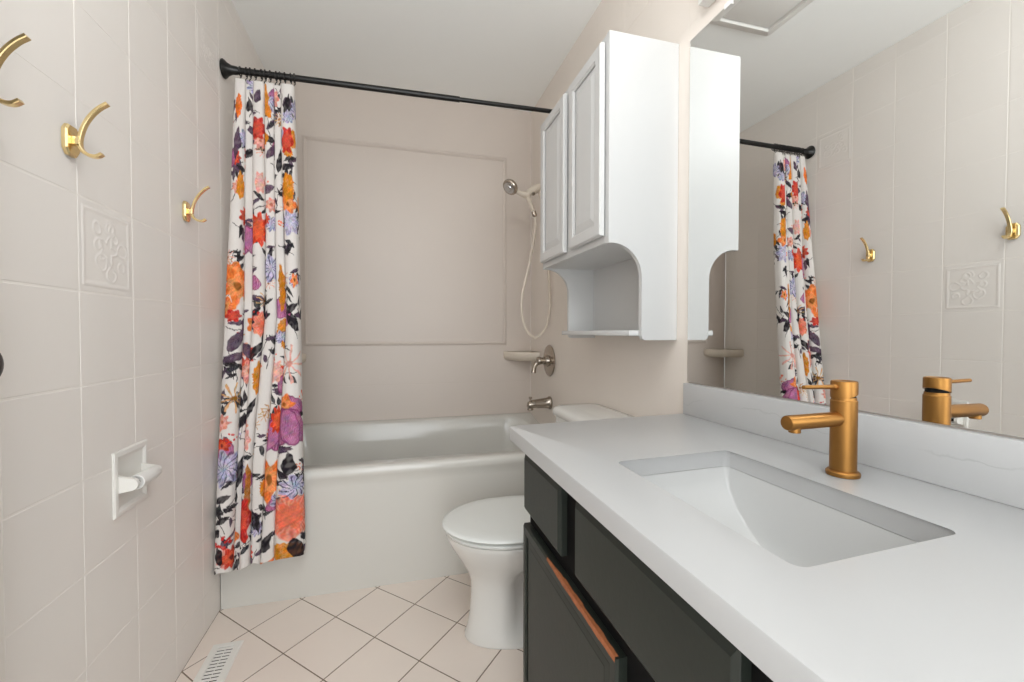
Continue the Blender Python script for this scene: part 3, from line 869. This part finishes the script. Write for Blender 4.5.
# paint worn off the top edge of the door
bm = B(); rnd = random.Random(4); n = 34; lo = []; hi = []; ft = []
for i in range(n+1):
    t = i/n; y = .570+(.865-.570)*t; taper = min(1, (1-t)*3.2+.12)
    wv = rnd.uniform(.65, 1.0)*taper
    ft.append((XF-.0007, y, .577-.004-.0050*wv)); lo.append((XF-.0007+.0008, y, .5776)); hi.append((XF+.0012+.007*wv, y, .5776))
vv = [[bm.verts.new(p) for p in r] for r in (ft, lo, hi)]
for a, b in ((0, 1), (1, 2)):
    for i in range(n): bm.faces.new((vv[a][i], vv[a][i+1], vv[b][i+1], vv[b][i]))
obj('worn_edge', bm, M['bare_wood'], door, smooth=0, label='bare orange wood where the paint has worn off the door edge')

# quartz top with sink cut-out
ZT, ZB = .821, .788
outer = [(.926, -.018), (W-.0025, -.018), (W-.0025, 1.100), (.926, 1.069)]
hole = [(1.0335, .337), (1.2975, .348), (1.2980, .731), (1.0355, .719)]
def inset(poly, d):
    c = Vector((sum(p[0] for p in poly)/4, sum(p[1] for p in poly)/4)); out = []
    for p in poly:
        out.append((p[0]+math.copysign(d, c.x-p[0]), p[1]+math.copysign(d, c.y-p[1])))
    return out
def rg(poly, r, z): return [(x, y, z) for x, y in round_poly(poly, r, 6)]
vt = empty('countertop', (1.2, .53, ZB), 'white quartz vanity countertop with rectangular sink cut-out', 'countertop')
bm = B()
loft(bm, [rg(outer, .014, ZB), rg(outer, .014, ZT-.005), rg(inset(outer, .0015), .013, ZT-.0015), rg(inset(outer, .005), .010, ZT),
          rg(inset(hole, -.003), .014, ZT), rg(inset(hole, -.0008), .012, ZT-.0008), rg(hole, .0115, ZT-.003), rg(hole, .0115, ZB)], ring_close=True)
obj('slab', bm, M['quartz'], vt, smooth=40)
bs = empty('backsplash', (W-.012, .53, ZT), 'white veined quartz backsplash standing on the countertop below the mirror', 'backsplash')
bm = B(); box(bm, W-.0215, W-.0015, -.018, 1.0885, ZT+.0001, .9125, .0016, 2)
obj('splash_slab', bm, M['quartz_veined'], bs, smooth=30)

sink = empty('sink', (1.166, .535, .645), 'white rectangular undermount sink set in the quartz countertop', 'sink')
bm = B()
def sk(i, r, z, j=0):
    return [(x, y, z) for x, y in round_poly([(1.0330+i, .3365+i+j), (1.2980-i, .3475+i+j), (1.2985-i, .7315-i-j), (1.0350+i, .7195-i-j)], r, 8)]
loft(bm, [sk(-.022, .03, .7872), sk(-.0003, .0118, .7872), sk(.0, .010, .785), sk(.001, .007, .765, .001), sk(.003, .005, .745, .006), sk(.006, .005, .715, .026), sk(.009, .005, .690, .055), sk(.014, .006, .672, .082),
          sk(.022, .013, .663, .100), sk(.040, .016, .6575, .110), sk(.065, .018, .655, .112), sk(.100, .010, .654, .080)], cap0=False)
so = obj('basin', bm, M['sink'], sink, smooth=60)
md = so.modifiers.new('wall', 'SOLIDIFY'); md.thickness = .008; md.offset = -1
bm = B(); lathe(bm, (1.185, .535, .6545), (0, 0, 1), [(0, .030), (.003, .031), (.0045, .026), (.003, .018), (.005, .016), (.0065, .004)])
obj('drain', bm, M['gold'], sink)

# faucet
FX, FY = 1.369, .5485
fc = empty('faucet', (FX, FY, ZT), 'brushed gold single lever faucet standing behind the sink', 'faucet')
bm = B(); lathe(bm, (FX, FY, ZT+.0006), (0, 0, 1), [(0, .0235), (.003, .0242), (.006, .0240), (.0085, .0215), (.009, .019)], n=40)
obj('base_ring', bm, M['gold'], fc)
bm = B(); lathe(bm, (FX, FY, ZT+.008), (0, 0, 1), [(0, .0190), (.118, .0190), (.1195, .0178), (.124, .0172)], n=40)
obj('body', bm, M['gold'], fc)
bm = B(); n = 40
def cap(z, r, tilt=0): return [(FX+r*math.cos(2*PI*j/n), FY+r*math.sin(2*PI*j/n), z+tilt*(math.cos(2*PI*j/n)+1)/2) for j in range(n)]
loft(bm, [cap(.9505, .0178, .011), cap(.9507, .0190, .011), cap(.9525, .0190, .011), cap(.9775, .0190), cap(.9795, .0182), cap(.9800, .0165), cap(.9792, .0155)])
obj('handle_cap', bm, M['gold'], fc, smooth=40)
bm = B(); lathe(bm, (FX, FY, .944), (0, 0, 1), [(0, .0165), (.020, .0160)], n=28)
obj('cartridge', bm, M['dark'], fc)
bm = B(); lathe(bm, (FX-.016, FY, .9705), (-1, 0, .02), [(0, .0050), (.006, .0050), (.007, .0038), (.068, .0034), (.071, .0034), (.072, .0015)], n=16)
obj('lever', bm, M['gold'], fc)
bm = B(); lathe(bm, (FX-.010, FY, .9165), (-1, 0, -.01), [(0, .0122), (.108, .0120), (.1105, .0112), (.111, .0100)], n=32)
so = obj('spout', bm, M['gold'], fc)
bm = B(); lathe(bm, (FX-.104, FY, .9075), (0, 0, -1), [(0, .0088), (.008, .0088), (.0085, .0075), (.006, .0070)], n=24)
obj('aerator', bm, M['gold'], so)

# mirror
mi = empty('wall_mirror', (W-.003, .4, .914), 'large frameless mirror on the right wall above the backsplash', 'mirror')
bm = B(); box(bm, W-.0042, W-.0028, -.35, 1.0925, .9155, 1.9085)
obj('silvered_glass', bm, M['mirror'], mi, smooth=0)
bm = B(); box(bm, W-.0027, W-.0007, -.349, 1.0932, .9152, 1.9090)
obj('mirror_backing', bm, M['nickel'], mi, smooth=0)
for y in (.943, .30):
    bm = B(); box(bm, W-.008, W-.0006, y-.012, y+.012, 1.9092, 1.9135, .0008); box(bm, W-.008, W-.0045, y-.012, y+.012, 1.900, 1.9092)
    obj('mirror_clip', bm, M['white_plastic'], mi, smooth=0)

# vanity light bar above the mirror
vlg = empty('vanity_light', (W-.002, .52, 2.03), 'white vanity light bar above the mirror, at the top edge of the photo', 'light')
bm = B(); box(bm, W-.036, W-.0008, .04, 1.022, 1.953, 2.085, .004)
obj('light_bar', bm, M['white_enamel'], vlg, smooth=30)
LB = (.16, .36, .56, .76)
for y in LB:
    bm = B(); lathe(bm, (W-.036, y, 2.02), (-1, 0, 0), [(0, .030), (.012, .030), (.016, .022), (.030, .020)])
    obj('lamp_holder', bm, M['white_enamel'], vlg)
    bm = B(); lathe(bm, (W-.064, y, 2.02), (-1, 0, 0), [(0, .018), (.006, .030), (.018, .042), (.036, .048), (.054, .043), (.068, .028), (.075, .006)], n=24)
    obj('globe_bulb', bm, M['glow'], vlg, smooth=60)

# ceiling exhaust fan grille
ef = empty('exhaust_fan', (.80, 1.46, H-.001), 'white square exhaust fan grille on the ceiling, seen in the mirror', 'ceiling fan vent')
ex0, ex1, ey0, ey1 = .640, .985, 1.295, 1.640
bm = B()
def er(i, z): return [(x, y, z) for x, y in rrect(ex0+i, ex1-i, ey0+i, ey1-i, max(.004, .018-i*.3), 6)]
loft(bm, [er(0, H-.0008), er(0, H-.010), er(.005, H-.016), er(.040, H-.024), er(.044, H-.020), er(.046, H-.0008)], cap0=False, cap1=False, ring_close=True)
obj('grille_frame', bm, M['white_plastic'], ef, smooth=40)
bm = B(); box(bm, ex0+.044, ex1-.044, ey0+.044, ey1-.044, H-.006, H-.001)
obj('fan_housing', bm, M['ceiling'], ef, smooth=0)
bm = B(); box(bm, ex0+.050, ex1-.050, ey0+.050, ey1-.050, H-.0175, H-.0065, .004)
obj('cover_panel', bm, M['white_plastic'], ef, smooth=30)

# ------------------------------------------------------------------ over-toilet wall cabinet
cab = empty('wall_cabinet', (1.37, 1.434, 1.037), 'white two-door wall cabinet with open shelf hung above the toilet', 'wall cabinet')
cx0, cx1, cy0, cy1, cz0, cz1, cm = 1.250, W-.0012, 1.148, 1.722, 1.037, 1.936, 1.327
arc = [(1.262+.0985*math.sin(a), 1.2255+.0985*math.cos(a)) for a in [PI/2*i/14 for i in range(15)]]
outl = [(cx1, cz0), (cx1, cz1), (cx0, cz1), (cx0, 1.3235), (1.258, 1.3235)] + arc + [(1.3605, 1.052), (1.364, 1.042), (1.373, cz0)]
for y in (cy0, cy1-.016):
    bm = B(); prism(bm, outl, y, y+.016, 'y')
    obj('side_panel', bm, M['white_paint'], cab, smooth=35)
bm = B(); box(bm, cx0+.001, cx1-.001, cy0+.0162, cy1-.0162, cz1-.018, cz1-.001)
obj('top_panel', bm, M['white_paint'], cab, smooth=0)
bm = B(); box(bm, cx0+.020, cx1-.008, cy0+.0162, cy1-.0162, cm, cm+.016)
obj('bottom_panel', bm, M['white_paint'], cab, smooth=0)
bm = B(); box(bm, cx1-.007, cx1-.001, cy0+.0162, cy1-.0162, cz0+.010, cz1-.019)
obj('back_panel', bm, M['white_paint'], cab, smooth=0)
bm = B()   # face frame
box(bm, cx0+.0005, cx0+.019, cy0+.0162, cy1-.0162, cm, cm+.045); box(bm, cx0+.0005, cx0+.019, cy0+.0162, cy1-.0162, cz1-.055, cz1-.0185)
box(bm, cx0+.0005, cx0+.019, cy0+.0162, cy0+.045, cm+.045, cz1-.055); box(bm, cx0+.0005, cx0+.019, cy1-.045, cy1-.0162, cm+.045, cz1-.055)
box(bm, cx0+.0005, cx0+.019, 1.405, 1.463, cm+.045, cz1-.055)
obj('face_frame', bm, M['white_paint'], cab, smooth=0)
for y0, y1 in ((1.169, 1.405), (1.452, 1.703)):
    panel_door(y0, y1, 1.348, 1.912, cx0-.0195, cx0-.0040, .040, M['white_paint'], cab, rec=.008, bev=.012)
bm = B(); box(bm, 1.328, cx1-.008, cy0+.0165, cy1-.0165, 1.050, 1.067, .003)
obj('shelf', bm, M['white_paint'], cab, smooth=30)

# ------------------------------------------------------------------ light
w = bpy.data.worlds.new('daylight'); sc.world = w; w.use_nodes = True
w.node_tree.nodes['Background'].inputs['Color'].default_value = (0.93, 0.97, 1.0, 1)
w.node_tree.nodes['Background'].inputs['Strength'].default_value = 1.2
def light(name, kind, loc, energy, color=(1, 1, 1), **kw):
    d = bpy.data.lights.new(name, kind); d.energy = energy; d.color = color
    for k, v in kw.items(): setattr(d, k, v)
    o = bpy.data.objects.new(name, d); C.objects.link(o); o.location = loc
    return o
for y in LB:
    light('bulb_light', 'POINT', (W-.19, y, 2.02), 0.5, (.98, .99, 1.0), shadow_soft_size=.05)
# soft fill panel added in the doorway behind the camera
a = light('doorway_fill', 'AREA', (.75, YR-.05, 1.15), 14.0, (.93, .97, 1.0), shape='RECTANGLE', size=1.05, size_y=2.0)
a.rotation_euler = (math.radians(90), 0, 0)
# bare fill light added under the ceiling, no fixture, to brighten ceiling and walls
light('ceiling_fill', 'POINT', (.58, .26, 2.18), 9.5, (.955, .985, 1.0), shadow_soft_size=.12)

# ------------------------------------------------------------------ camera
F_, yaw, pitch, roll = 432.34, .26916, .02018, -.0008
cy_, sy_ = math.cos(yaw), math.sin(yaw)
f = Vector((sy_*math.cos(pitch), cy_*math.cos(pitch), -math.sin(pitch)))
r = Vector((cy_, -sy_, 0)); d = f.cross(r)
R2 = r*math.cos(roll)+d*math.sin(roll); D2 = -r*math.sin(roll)+d*math.cos(roll)
mw = Matrix((( R2.x, -D2.x, -f.x, .6405), (R2.y, -D2.y, -f.y, 0.0), (R2.z, -D2.z, -f.z, 1.0607), (0, 0, 0, 1)))
cd = bpy.data.cameras.new('camera'); cam = bpy.data.objects.new('camera', cd); C.objects.link(cam)
cam.matrix_world = mw
cd.sensor_fit = 'HORIZONTAL'; cd.sensor_width = 36; cd.lens = 36*F_/1024; cd.clip_start = .02
sc.camera = cam

vs_ = sc.view_settings
vs_.view_transform = 'Standard'; vs_.look = 'None'; vs_.gamma = 1.0; vs_.use_curve_mapping = False
vs_.exposure = 0.53
sc.cycles.max_bounces = 10; sc.cycles.diffuse_bounces = 6; sc.cycles.glossy_bounces = 5
sc.cycles.sample_clamp_indirect = 6.0; sc.cycles.caustics_reflective = False; sc.cycles.caustics_refractive = False
sc.cycles.use_denoising = True
